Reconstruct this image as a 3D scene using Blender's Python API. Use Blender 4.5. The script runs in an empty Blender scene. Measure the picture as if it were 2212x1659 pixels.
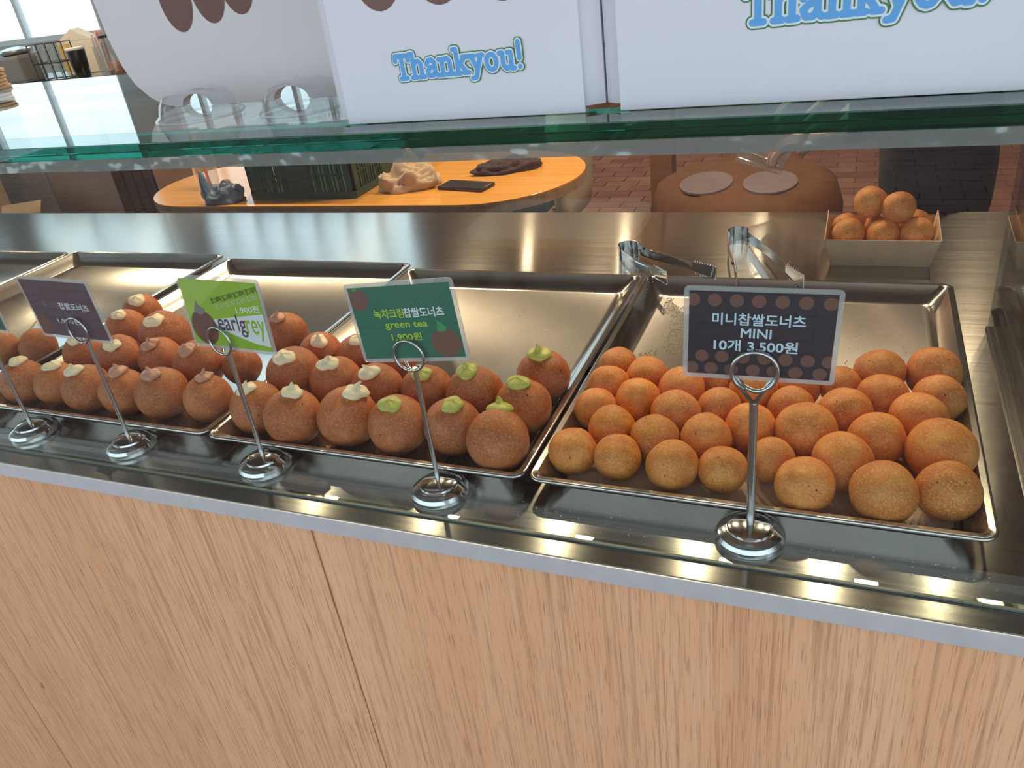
import bpy, bmesh, math, random
from mathutils import Vector, Matrix, noise
random.seed(7)
PI = math.pi
SC = bpy.context.scene
COL = SC.collection

# ------------------------------------------------------------------ camera
YAW, PITCH, ROLL = -0.44374, -0.50875, -0.14201
fw = Vector((math.sin(YAW)*math.cos(PITCH), math.cos(YAW)*math.cos(PITCH), math.sin(PITCH)))
rt = Vector((math.cos(YAW), -math.sin(YAW), 0)); up = rt.cross(fw)
c_, s_ = math.cos(ROLL), math.sin(ROLL)
rt, up = rt*c_ + up*s_, up*c_ - rt*s_
cd = bpy.data.cameras.new('camera'); cam = bpy.data.objects.new('camera', cd); COL.objects.link(cam)
cd.sensor_fit = 'HORIZONTAL'; cd.sensor_width = 36; cd.lens = 36*1722.27/2212
cd.clip_start = .02
mw = Matrix((rt, up, -fw)).transposed().to_4x4(); mw.translation = (0.689, -0.594, 1.382)
cam.matrix_world = mw
SC.camera = cam

# ------------------------------------------------------------------ world, exposure
w = bpy.data.worlds.new('sky'); SC.world = w; w.use_nodes = True
bg = w.node_tree.nodes['Background']; bg.inputs[0].default_value = (.76, .91, 1, 1); bg.inputs[1].default_value = 1.9
SC.view_settings.view_transform = 'Standard'; SC.view_settings.look = 'None'
SC.view_settings.exposure = 0.0; SC.view_settings.gamma = 1; SC.view_settings.use_curve_mapping = False
SC.cycles.max_bounces = 12; SC.cycles.transparent_max_bounces = 24
SC.cycles.caustics_reflective = False; SC.cycles.caustics_refractive = False
SC.cycles.sample_clamp_indirect = 6

# ------------------------------------------------------------------ materials
def srgb(r, g, b):
    f = lambda v: ((v/255+.055)/1.055)**2.4 if v/255 > .04045 else v/255/12.92
    return (f(r), f(g), f(b), 1)
class N:
    def __init__(s, name):
        s.m = bpy.data.materials.new(name); s.m.use_nodes = True; s.t = s.m.node_tree; s.t.nodes.clear()
        s.out = s.t.nodes.new('ShaderNodeOutputMaterial')
    def n(s, typ, ins=None, **kw):
        nd = s.t.nodes.new('ShaderNode'+typ)
        for k, v in kw.items(): setattr(nd, k, v)
        for k, v in (ins or {}).items(): s.set(nd.inputs[k], v)
        return nd
    def set(s, sock, v):
        if isinstance(v, bpy.types.NodeSocket): s.t.links.new(v, sock)
        else: sock.default_value = v
    def mapped(s, scale, rand=False, coord='Object', rot=(0,0,0)):
        tc = s.n('TexCoord').outputs[coord]
        if rand:
            oi = s.n('ObjectInfo').outputs['Random']
            mul = s.n('Math', {0: oi, 1: 37.0}, operation='MULTIPLY').outputs[0]
            tc = s.n('VectorMath', {0: tc, 1: mul}, operation='ADD').outputs[0]
        return s.n('Mapping', {'Vector': tc, 'Scale': scale, 'Rotation': rot}).outputs[0]
    def noise(s, vec, scale, detail=3, rough=.5):
        return s.n('TexNoise', {'Vector': vec, 'Scale': scale, 'Detail': detail, 'Roughness': rough}).outputs['Fac']
    def ramp(s, fac, stops, const=False):
        r = s.n('ValToRGB', {'Fac': fac}); e = r.color_ramp.elements
        if const: r.color_ramp.interpolation = 'CONSTANT'
        while len(e) < len(stops): e.new(.5)
        for el, (p, c) in zip(e, stops): el.position = p; el.color = c if not isinstance(c, (int, float)) else (c, c, c, 1)
        return r.outputs[0]
    def mix(s, fac, a, b, bt='MIX'):
        m = s.n('Mix', data_type='RGBA', blend_type=bt)
        s.set(m.inputs[0], fac); s.set(m.inputs[6], a); s.set(m.inputs[7], b)
        return m.outputs[2]
    def bump(s, h, st, dist=.01):
        return s.n('Bump', {'Height': h, 'Strength': st, 'Distance': dist}).outputs[0]
    def pr(s, **kw):
        p = s.n('BsdfPrincipled', {k.replace('_', ' '): v for k, v in kw.items()})
        s.t.links.new(p.outputs[0], s.out.inputs[0]); return s.m
MT = {}
def plain(name, col, rough=.5, metal=0, var=0.0, scale=8, spec=.5, bump=0, bscale=60, coat=0):
    k = N(name); c = col
    v = k.mapped((1, 1, 1))
    if var:
        f = k.noise(v, scale, 4)
        lo = tuple(x*(1-var) for x in col[:3])+(1,); hi = tuple(min(1, x*(1+var)) for x in col[:3])+(1,)
        c = k.ramp(f, [(.3, lo), (.7, hi)])
    kw = dict(Base_Color=c, Roughness=rough, Metallic=metal, Specular_IOR_Level=spec, Coat_Weight=coat)
    if bump: kw['Normal'] = k.bump(k.noise(v, bscale, 3), bump, .002)
    m = k.pr(**kw); MT[name] = m; return m
def thin_glass(name, tint=(.97, .985, .98, 1), f0=.04, rough=0, body=None, bw=0, bumps=None):
    k = N(name)
    fc = k.n('LayerWeight', {'Blend': .5}).outputs['Facing']
    p5 = k.n('Math', {0: fc, 1: 5.0}, operation='POWER').outputs[0]
    f = k.n('MapRange', {0: p5, 3: f0, 4: 1.0}).outputs[0]
    gl = k.n('BsdfGlossy', {'Color': (1, 1, 1, 1), 'Roughness': rough})
    if bumps:
        k.set(gl.inputs['Normal'], k.bump(k.noise(k.mapped((1, 1, 1)), bumps[0], 2), bumps[1], .003))
    tr = k.n('BsdfTransparent', {'Color': tint}).outputs[0]
    if body:
        df = k.n('BsdfDiffuse', {'Color': body}).outputs[0]
        tr = k.n('MixShader', {0: bw, 1: tr, 2: df}).outputs[0]
    mx = k.n('MixShader', {0: f, 1: tr, 2: gl.outputs[0]})
    k.t.links.new(mx.outputs[0], k.out.inputs[0]); MT[name] = k.m; return k.m

def mk_steel(name, base, rough, aniso, lines=.06):
    k = N(name)
    v = k.mapped((2, 260, 260)); f = k.noise(v, 1, 3)
    big = k.noise(k.mapped((1, 1, 1)), 3, 3)
    c = k.mix(k.ramp(big, [(.3, 0), (.7, 1)]), tuple(x*.92 for x in base[:3])+(1,), base)
    r = k.n('MapRange', {0: f, 3: rough*.8, 4: rough*1.25}).outputs[0]
    tv = k.n('CombineXYZ', {0: 0.0, 1: 1.0, 2: 0.0}).outputs[0]
    m = k.pr(Base_Color=c, Metallic=1.0, Roughness=r, Anisotropic=aniso, Tangent=tv, Normal=k.bump(f, lines, .0006))
    MT[name] = m
mk_steel('brushed_steel', (.55, .54, .52, 1), .155, .94, .008)
mk_steel('panel_steel', (.55, .57, .58, 1), .35, .4)
plain('nosing_steel', (.74, .73, .75, 1), .5, .55, .05, 40)
plain('tray_metal', (.60, .58, .555, 1), .15, .96, .10, 9, bump=.012, bscale=90)
plain('chrome', (.72, .72, .73, 1), .10, 1)
plain('wire', (.60, .60, .60, 1), .22, 1)
plain('dark_metal', (.05, .05, .05, 1), .4, .6)
thin_glass('clear_glass', (.955, .975, .968, 1))
thin_glass('shelf_glass', (.93, .975, .96, 1))
thin_glass('window_glass', (.95, .98, .98, 1))
thin_glass('clear_plastic', (.93, .95, .96, 1), .06, .04, (.8, .85, .9, 1), .06, (14, .25))
thin_glass('laminate', (.9, .92, .93, 1), .06, .12, (.75, .75, .76, 1), .35)
thin_glass('silicone', (.75, .80, .78, 1), .12, .08, (.22, .26, .24, 1), .5, (30, .6))
k = N('edge_glass')
gb = k.n('BsdfRefraction', {'Color': (1, 1, 1, 1), 'Roughness': 0.0, 'IOR': 1.5})
gl = k.n('BsdfGlass', {'Color': (1, 1, 1, 1), 'Roughness': 0.0, 'IOR': 1.5})
k.t.links.new(gl.outputs[0], k.out.inputs[0])
va = k.n('VolumeAbsorption', {'Color': (.01, .70, .63, 1), 'Density': 80.0})
k.t.links.new(va.outputs[0], k.out.inputs[1]); MT['edge_glass'] = k.m

def mk_dough(name, a, b, c, speck):
    k = N(name)
    v = k.mapped((1, 1, 1), True)
    rnd = k.n('ObjectInfo').outputs['Random']
    f1 = k.noise(v, 1.7, 3); col = k.ramp(f1, [(.30, a), (.52, b), (.72, c)])
    hue = k.n('HueSaturation', {'Hue': .5, 'Saturation': 1.0, 'Value': k.n('MapRange', {0: rnd, 3: .86, 4: 1.12}).outputs[0], 'Color': col}).outputs[0]
    sp = k.noise(v, 15, 3, .65); m1 = k.ramp(sp, [(.52, 0), (.66, .8)])
    col = k.mix(m1, hue, speck)
    dk = k.noise(v, 9, 3, .6); col = k.mix(k.ramp(dk, [(.53, 0), (.72, .55)]), col, tuple(q*.6 for q in a[:3])+(1,))
    fine = k.noise(v, 42, 2, .6); col = k.mix(k.ramp(fine, [(.60, 0), (.70, .55)]), col, (.90, .58, .33, 1))
    vo = k.n('TexVoronoi', {'Vector': v, 'Scale': 1.9}).outputs['Distance']
    col = k.mix(k.ramp(vo, [(.055, .9), (.085, 0)]), col, (.06, .025, .012, 1))
    h = k.noise(v, 20, 4, .65)
    MT[name] = k.pr(Base_Color=col, Roughness=.42, Specular_IOR_Level=.35, Subsurface_Weight=0.0, Normal=k.bump(h, .22, .06))
mk_dough('dough_big', (.40, .098, .026, 1), (.49, .14, .042, 1), (.57, .20, .07, 1), (.72, .29, .11, 1))
mk_dough('dough_mini', (.60, .17, .027, 1), (.74, .245, .045, 1), (.84, .335, .08, 1), (.92, .48, .17, 1))
plain('cream_white', (.92, .79, .55, 1), .42, var=.05, scale=6)
plain('cream_green', (.52, .52, .12, 1), .45, var=.10, scale=6)
plain('cream_pink', (.58, .29, .20, 1), .45, var=.12, scale=9)

k = N('oak')
v = k.mapped((1, 1, 1), True)
band = k.noise(k.mapped((9, 9, .35), True), 1, 3)
col = k.ramp(band, [(.25, (.75, .385, .205, 1)), (.5, (.80, .43, .24, 1)), (.75, (.84, .475, .28, 1))])
gr = k.noise(k.mapped((270, 270, 4.5), True), 1, 3, .6)
col = k.mix(k.ramp(gr, [(.50, 0), (.66, .75)]), col, (.53, .265, .14, 1))
po = k.noise(k.mapped((900, 900, 22), True), 1, 2, .5)
col = k.mix(k.ramp(po, [(.57, 0), (.68, .7)]), col, (.34, .15, .08, 1))
lt = k.noise(k.mapped((330, 330, 9), True), 1, 2)
col = k.mix(k.ramp(lt, [(.58, 0), (.75, .35)]), col, (.82, .58, .42, 1))
vo = k.n('TexVoronoi', {'Vector': k.mapped((7, 7, 3.4), True), 'Scale': 1.0}).outputs['Distance']
col = k.mix(k.ramp(vo, [(.03, .8), (.05, 0)]), col, (.16, .06, .03, 1))
MT['oak'] = k.pr(Base_Color=col, Roughness=.45, Specular_IOR_Level=.35, Normal=k.bump(gr, .25, .001))

k = N('paver')
rnd = k.n('ObjectInfo').outputs['Random']
vx = k.n('TexVoronoi', {'Vector': k.mapped((5, 10, 1), coord='Object'), 'Scale': 1.0}).outputs['Color']
n1 = k.noise(k.mapped((1, 1, 1), True), 30, 4)
col = k.ramp(k.noise(k.mapped((1, 1, 1), True), 2.3, 2), [(.3, (.13, .055, .045, 1)), (.5, (.18, .08, .068, 1)), (.7, (.24, .13, .115, 1))])
col = k.mix(k.ramp(n1, [(.4, 0), (.7, .4)]), col, (.14, .08, .07, 1))
MT['paver'] = k.pr(Base_Color=col, Roughness=.8, Normal=k.bump(n1, .3, .004))
plain('mortar', (.16, .13, .12, 1), .9, var=.2)

k = N('table_wood')
g = k.noise(k.mapped((3, 60, 3)), 1, 3)
MT['table_wood'] = k.pr(Base_Color=k.ramp(g, [(.3, (.60, .27, .05, 1)), (.7, (.70, .35, .085, 1))]), Roughness=.13, Specular_IOR_Level=.6)
plain('ply_edge', (.40, .25, .16, 1), .55, var=.15, scale=30)
plain('card_white', (.76, .735, .79, 1), .55, var=.02, spec=.3)
plain('board_white', (.74, .68, .68, 1), .5, var=.02, spec=.3)
plain('kraft', (.64, .42, .25, 1), .75, var=.08, scale=50)
plain('kraft_pale', (.60, .45, .32, 1), .75, var=.08, scale=50)
plain('corrugated', (.45, .34, .24, 1), .8, var=.12, scale=12)
plain('parchment', (.62, .48, .36, 1), .6, var=.15, scale=25)
plain('sugar', (.95, .84, .66, 1), .6)
plain('seal_grey', (.09, .11, .10, 1), .45)
plain('black_cloth', (.012, .012, .014, 1), .85, var=.3, scale=30)
plain('skin', (.62, .36, .26, 1), .5, var=.05)
plain('hair', (.015, .012, .011, 1), .5)
plain('eye_white', (.8, .8, .8, 1), .3)
plain('crate_green', (.012, .055, .035, 1), .4)
plain('towel_beige', (.46, .345, .245, 1), .95, var=.12, scale=60, bump=.5, bscale=500)
plain('towel_dark', (.045, .028, .032, 1), .95, var=.3, scale=80, bump=.5, bscale=300)
plain('phone_black', (.02, .016, .018, 1), .25)
plain('bag_blue', (.12, .17, .26, 1), .35, var=.2, scale=20)
plain('straw_red', (.65, .05, .07, 1), .4)
plain('straw_pink', (.75, .42, .42, 1), .4)
plain('pouf_orange', (.11, .042, .016, 1), .75, var=.15, scale=20)
plain('patch_pale', (.15, .12, .15, 1), .7)
plain('beige_shell', (.55, .47, .38, 1), .7, var=.05)
plain('navy_cloth', (.025, .03, .055, 1), .85)
plain('wood_brown', (.16, .07, .028, 1), .55, var=.25, scale=14)
plain('cabinet_brown', (.30, .17, .11, 1), .5, var=.08, scale=6)
plain('wall_brown', (.22, .15, .11, 1), .7, var=.06, scale=2)
plain('wall_pale', (.62, .64, .63, 1), .8, var=.03, scale=2)
plain('ceiling_paint', (.12, .105, .09, 1), .8, var=.04, scale=2)
plain('white_laminate', (.80, .82, .83, 1), .35)
plain('grey_plastic', (.20, .21, .22, 1), .4)
plain('black_plastic', (.015, .014, .014, 1), .3)
plain('carton_yellow', (.75, .52, .12, 1), .5)
plain('carton_white', (.85, .83, .76, 1), .5)
plain('brown_lumps', (.30, .14, .09, 1), .7, var=.3, scale=40)
plain('bottle_cream', (.80, .76, .62, 1), .35)
plain('pale_top', (.50, .52, .40, 1), .4)
plain('print_brown', (.155, .058, .042, 1), .5)
plain('print_brown_light', (.175, .078, .056, 1), .45)
plain('ink_green', srgb(70, 125, 70), .5); plain('ink_blue', srgb(95, 165, 225), .5); plain('ink_white', srgb(225, 232, 240), .5)
def emit(name, col, st):
    k = N(name); e = k.n('Emission', {'Color': col, 'Strength': st}); k.t.links.new(e.outputs[0], k.out.inputs[0]); MT[name] = k.m
emit('bulb', (1, .80, .55, 1), 90)

# ------------------------------------------------------------------ mesh helpers
class MB:
    def __init__(s): s.v = []; s.f = []; s.mi = []
    def add(s, vs, fs, mi=0):
        o = len(s.v); s.v += [tuple(x) for x in vs]; s.f += [tuple(i+o for i in f) for f in fs]; s.mi += [mi]*len(fs); return s
    def box(s, x0, x1, y0, y1, z0, z1, mi=0):
        return s.add([(x, y, z) for z in (z0, z1) for y in (y0, y1) for x in (x0, x1)],
                     [(0, 2, 3, 1), (4, 5, 7, 6), (0, 1, 5, 4), (2, 6, 7, 3), (0, 4, 6, 2), (1, 3, 7, 5)], mi)
    def bbox(s, x0, x1, y0, y1, z0, z1, b=.003, mi=0):            # chamfered box
        vs = []
        X = (x0, x1); Y = (y0, y1); Z = (z0, z1)
        bm = bmesh.new(); bmesh.ops.create_cube(bm, size=1)
        for q in bm.verts: q.co = ((X[q.co.x > 0]), (Y[q.co.y > 0]), (Z[q.co.z > 0]))
        bmesh.ops.bevel(bm, geom=bm.edges[:], offset=b, segments=2, affect='EDGES', profile=.7)
        bm.verts.index_update()
        s.add([q.co[:] for q in bm.verts], [[q.index for q in f.verts] for f in bm.faces], mi); bm.free(); return s
    def lathe(s, prof, n=32, c=(0, 0, 0), M=None, mi=0, cap=True):
        vs = []; fs = []
        for r, z in prof:
            for i in range(n):
                a = 2*PI*i/n; p = Vector((r*math.cos(a), r*math.sin(a), z))
                if M: p = M @ p
                vs.append(p+Vector(c))
        m = len(prof)
        for j in range(m-1):
            for i in range(n): fs.append((j*n+i, j*n+(i+1) % n, (j+1)*n+(i+1) % n, (j+1)*n+i))
        if cap: fs.append(tuple(range(n))[::-1]); fs.append(tuple((m-1)*n+i for i in range(n)))
        return s.add(vs, fs, mi)
    def tube(s, pts, r, n=8, closed=False, mi=0):
        pts = [Vector(p) for p in pts]; m = len(pts); vs = []; fs = []
        rr = r if isinstance(r, (list, tuple)) else [r]*m
        t0 = (pts[1]-pts[0]).normalized(); u = t0.orthogonal().normalized()
        for j, p in enumerate(pts):
            a = pts[j-1] if (j or closed) else p; b = pts[(j+1) % m] if (j < m-1 or closed) else p
            t = (b-a).normalized(); u = (u-t*u.dot(t)).normalized(); q = t.cross(u)
            for i in range(n):
                an = 2*PI*i/n; vs.append(p+(u*math.cos(an)+q*math.sin(an))*rr[j])
        for j in range(m if closed else m-1):
            k2 = (j+1) % m
            for i in range(n): fs.append((j*n+i, j*n+(i+1) % n, k2*n+(i+1) % n, k2*n+i))
        if not closed: fs.append(tuple(range(n))[::-1]); fs.append(tuple((m-1)*n+i for i in range(n)))
        return s.add(vs, fs, mi)
    def prism(s, poly, M, d, mi=0):      # polygon (x,z) extruded along local +y by d, transformed by M
        n = len(poly)
        vs = [M @ Vector((x, 0, z)) for x, z in poly]+[M @ Vector((x, d, z)) for x, z in poly]
        fs = [tuple(range(n)), tuple(range(2*n-1, n-1, -1))]+[(i, i+n, (i+1) % n+n, (i+1) % n) for i in range(n)]
        return s.add(vs, fs, mi)
    def strips(s, A, B):
        n = len(A); s.add(list(A)+list(B), [(i, i+1, n+i+1, n+i) for i in range(n-1)]); return s
    def mesh(s, name, smooth=False):
        me = bpy.data.meshes.new(name); me.from_pydata(s.v, [], s.f); me.update()
        bm = bmesh.new(); bm.from_mesh(me); bmesh.ops.recalc_face_normals(bm, faces=bm.faces[:]); bm.to_mesh(me); bm.free()
        if len(s.mi) == len(me.polygons): me.polygons.foreach_set('material_index', s.mi)
        if smooth: smooth_mesh(me, smooth)
        return me
    def obj(s, name, mat, parent=None, smooth=False):
        return link(name, s.mesh(name, smooth), mat, parent)
def smooth_mesh(me, ang=None):
    me.polygons.foreach_set('use_smooth', [True]*len(me.polygons))
    if ang and ang is not True: me.set_sharp_from_angle(angle=ang)
def link(name, me, mat, parent=None):
    for m in (mat if isinstance(mat, (list, tuple)) else [mat]):
        if m and len(me.materials) < (len(mat) if isinstance(mat, (list, tuple)) else 1): me.materials.append(MT[m])
    o = bpy.data.objects.new(name, me); COL.objects.link(o)
    if parent: o.parent = parent
    return o
def tag(o, label=None, cat=None, group=None, kind=None):
    if label: o['label'] = label
    if cat: o['category'] = cat
    if group: o['group'] = group
    if kind: o['kind'] = kind
    return o
def thing(name, label, cat, loc=(0, 0, 0), rz=0, group=None, mat=None):
    o = bpy.data.objects.new(name, None); COL.objects.link(o); o.empty_display_size = .02
    if mat is not None: o.matrix_world = mat
    else: o.location = loc; o.rotation_euler = (0, 0, rz)
    return tag(o, label, cat, group)
def struct(name, mb, mat, parent=None):
    o = mb.obj(name, mat, parent); o['kind'] = 'structure'; return o
ORD = ['first', 'second', 'third', 'fourth', 'fifth', 'sixth', 'seventh', 'eighth', 'ninth', 'tenth']

# ------------------------------------------------------------------ room shell
XL, XR, YB, ZC = -7.3, 3.2, 4.9, 3.4
fl = struct('floor', MB().box(XL-.2, XR+.3, -7, YB+.2, -.08, -.006), 'mortar')
pm = MB().bbox(-.097, .097, -.047, .047, -.03, 0, .003).mesh('paver'); pm.materials.append(MT['paver'])
rest = MB(); npv = 0
for j in range(int((YB+7)/.1)):
    y = -6.95+j*.1
    for i in range(int((XR-XL)/.2)+1):
        x = XL+.1+i*.2+(.1 if j % 2 else 0)
        if x > XR: continue
        if -1.0 < x < .95 and 2.35 < y < 4.9 and npv < 270:
            o = bpy.data.objects.new('paver', pm); COL.objects.link(o); o.parent = fl
            o.location = (x, y, random.uniform(-.0015, .0015)); npv += 1
        else:
            dz = random.uniform(-.0015, .0015)
            rest.box(x-.097, x+.097, y-.047, y+.047, -.03, dz)
o = rest.obj('paver_field', 'paver', fl); o['kind'] = 'stuff'
# back wall with two window openings, pale on the left, brown on the right
W1 = (-7.1, -5.22, 1.08, 3.3); W2 = (-4.75, -2.5, 1.25, 3.3)
wb = MB()
for (a, b, c, d, mi) in [(XL, W1[0], 0, ZC, 0), (W1[0], W1[1], 0, W1[2], 0), (W1[0], W1[1], W1[3], ZC, 0), (W1[1], W2[0], 0, ZC, 0),
                         (W2[0], W2[1], 0, W2[2], 0), (W2[0], W2[1], W2[3], ZC, 0), (W2[1], XR, 0, ZC, 1)]:
    wb.box(a, b, YB, YB+.12, c, d, mi)
o = wb.obj('wall_back', ['wall_pale', 'wall_brown']); o['kind'] = 'structure'
for i, (a, b, c, d, n) in enumerate([W1+(2,), W2+(7,)]):
    wd = MB()
    wd.box(a, b, YB+.02, YB+.08, c, c+.04).box(a, b, YB+.02, YB+.08, d-.04, d).box(a, a+.04, YB+.02, YB+.08, c+.04, d-.04).box(b-.04, b, YB+.02, YB+.08, c+.04, d-.04)
    wo = struct('window_%d' % (i+1), wd, 'white_laminate')
    for q in range(1, n):
        x = a+(b-a)*q/n; MB().box(x-.02, x+.02, YB+.025, YB+.075, c+.04, d-.04).obj('mullion', 'white_laminate', wo)
    for q in range(n):
        x0 = a+(b-a)*q/n+.022; x1 = a+(b-a)*(q+1)/n-.022
        MB().box(max(x0, a+.041), min(x1, b-.041), YB+.047, YB+.053, c+.041, d-.041).obj('pane', 'window_glass', wo)
struct('wall_left', MB().box(XL-.12, XL, 0, .5, 0, ZC).box(XL-.12, XL, 4.5, YB, 0, ZC).box(XL-.12, XL, .5, 4.5, 0, .85).box(XL-.12, XL, .5, 4.5, 2.9, ZC), 'wall_pale')
wd = MB(); wd.box(XL-.08, XL-.02, .5, 4.5, .85, .89).box(XL-.08, XL-.02, .5, 4.5, 2.86, 2.9).box(XL-.08, XL-.02, .5, .54, .89, 2.86).box(XL-.08, XL-.02, 4.46, 4.5, .89, 2.86)
wo = struct('window_3', wd, 'white_laminate')  # unseen opening added to let more daylight onto the left side
for q in range(1, 4): MB().box(XL-.075, XL-.025, .5+q-.02, .5+q+.02, .89, 2.86).obj('mullion', 'white_laminate', wo)
for q in range(4): MB().box(XL-.053, XL-.047, max(.541, .5+q+.022), min(4.459, .5+q+.978), .891, 2.859).obj('pane', 'window_glass', wo)
struct('wall_right', MB().box(XR, XR+.12, 0, YB, 0, ZC), 'wall_brown')
struct('ceiling', MB().box(XL-.12, XR+.12, -.45, YB+.12, ZC, ZC+.1), 'ceiling_paint')
struct('wall_front', MB().box(XL-.12, -2.25, -.12, 0, 0, ZC).box(1.75, XR+.12, -.12, 0, 0, ZC).box(-2.25, 1.75, -.42, -.30, 2.78, ZC), 'wall_pale')

aw = thing('skyshade', 'added unseen awning over the shop front', 'skyshade', (0, 0, 0))  # unseen cover, added to hold back skylight from the shop front
m = MB(); m.add([(-4, -.46, 2.98), (3.2, -.46, 2.98), (3.2, -2.3, 2.62), (-4, -2.3, 2.62), (-4, -.46, 3.0), (3.2, -.46, 3.0), (3.2, -2.3, 2.64), (-4, -2.3, 2.64)], [(0, 1, 2, 3), (7, 6, 5, 4), (0, 4, 5, 1), (1, 5, 6, 2), (2, 6, 7, 3), (3, 7, 4, 0)]); m.obj('shade_sheet', 'wall_pale', aw)
MB().tube([(-4, -2.3, 2.61), (3.2, -2.3, 2.61)], .025, 10).obj('front_bar', 'dark_metal', aw)
# lamps: ceiling downlights (warm)
fill_lamps = ((-4.3, 2.5), (-3.5, 2.5))  # fill lamps added to brighten the things on the back counter
def lamp(x, y, z, drop, power, size=1.25):
    t = thing('ceiling_spotlight', 'small warm spotlight shining down from the shop ceiling', 'lamp', (x, y, z), 0, 'ceiling spotlights')
    MB().lathe([(.045, .10), (.05, .09), (.05, .0), (.043, 0), (.043, .012)], 24, cap=False).obj('housing', 'dark_metal', t, .6)
    MB().lathe([(.0425, .012), (.0425, .016)], 24).obj('bulb', 'bulb', t)
    MB().tube([(0, 0, .10), (0, 0, drop)], .008).obj('rod', 'dark_metal', t)
    l = bpy.data.lights.new('spot', 'SPOT'); l.energy = power; l.color = (1, .74, .46); l.spot_size = 2.7; l.spot_blend = .6; l.shadow_soft_size = .03
    lo = bpy.data.objects.new('spot', l); COL.objects.link(lo); lo.parent = t; lo.location = (0, 0, -.01)
for x in (-1.5, -.86, -.236, .36, .851, 1.25): lamp(x, 1.84, 2.60, ZC-2.60, 58)
for x, z in ((-1.42, 2.25), (-.68, 2.25), (.25, 2.25)): lamp(x, 4.62, z, ZC-z, 30)

for x, y in fill_lamps: lamp(x, y, 2.6, ZC-2.6, 60)
# ------------------------------------------------------------------ display counter
ZT = .88
ct = thing('display_counter', 'oak fronted counter with a brushed steel worktop under the glass case', 'counter', (0, 0, 0))
MB().bbox(-2.2, 1.7, -.0765, .90, ZT-.022, ZT, .0012).obj('worktop', 'brushed_steel', ct, .6)
MB().bbox(-2.2, 1.7, -.0785, -.0766, ZT-.021, ZT-.0008, .0006).obj('nosing', 'nosing_steel', ct)
seams = [-2.09, -1.333, -.5775, .178, .9335, 1.689]
for a, b in zip(seams, seams[1:]):
    c = (a+b)/2; o = MB().bbox(a+.0012-c, b-.0012-c, 0, .016, .006, ZT-.0225, .0012).obj('oak_panel', 'oak', ct); o.location = (c, -.072, 0)
MB().box(-2.1, 1.69, -.055, .87, .12, ZT-.023).obj('carcass', 'dark_metal', ct)
MB().box(-2.1, 1.69, -.01, .83, .0, .119).obj('plinth', 'dark_metal', ct)
MB().bbox(-2.1, 1.69, .8705, .885, .10, ZT-.023, .001).obj('rear_panel', 'panel_steel', ct)

# ------------------------------------------------------------------ glass case
SZ0, SZ1 = 1.2505, 1.263
gc = thing('glass_display_case', 'clear glass display case with green edged top shelf on the steel counter', 'display case', (0, 0, 0))
for a, b in ((-1.725, -.4335), (-.4325, .8635), (.8645, 1.66)):
    MB().box(a, b, -.050, -.044, ZT+.0004, SZ0-.0004).obj('front_pane', 'clear_glass', gc)
for x in (-1.727, -.433, .862): MB().box(x-.003, x+.003, -.0435, .445, ZT+.0004, SZ0-.0004).obj('side_pane', 'clear_glass', gc)
MB().box(-1.73, 1.665, -.0035, .456, SZ0, SZ1).obj('top_shelf', 'shelf_glass', gc)
MB().bbox(-1.73, 1.665, -.051, -.004, SZ0, SZ1, .0008).obj('shelf_edge', 'edge_glass', gc)
A = []; B = []
for i in range(240):
    x = -1.7+3.33*i/239; A.append((x, -.0515, SZ0-.0003)); B.append((x, -.0515, SZ0-.0105-.0012*noise.noise(Vector((x*9, 0, 3)))))
sl = MB(); n = 240
sl.add(A+B+[(x, y+.0012, z) for x, y, z in A]+[(x, y+.0012, z) for x, y, z in B],
       [(i, i+1, n+i+1, n+i) for i in range(n-1)]+[(2*n+i, 3*n+i, 3*n+i+1, 2*n+i+1) for i in range(n-1)]+[(n+i, n+i+1, 3*n+i+1, 3*n+i) for i in range(n-1)])
sl.obj('sealant_bead', 'silicone', gc)
MB().box(-1.72, 1.66, -.0535, -.0505, ZT+.0003, ZT+.0022).obj('pane_seal', 'seal_grey', gc)
MB().box(.8575, .8665, -.0434, .448, ZT+.0002, ZT+.0035).obj('pane_seal', 'dark_metal', gc)

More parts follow.
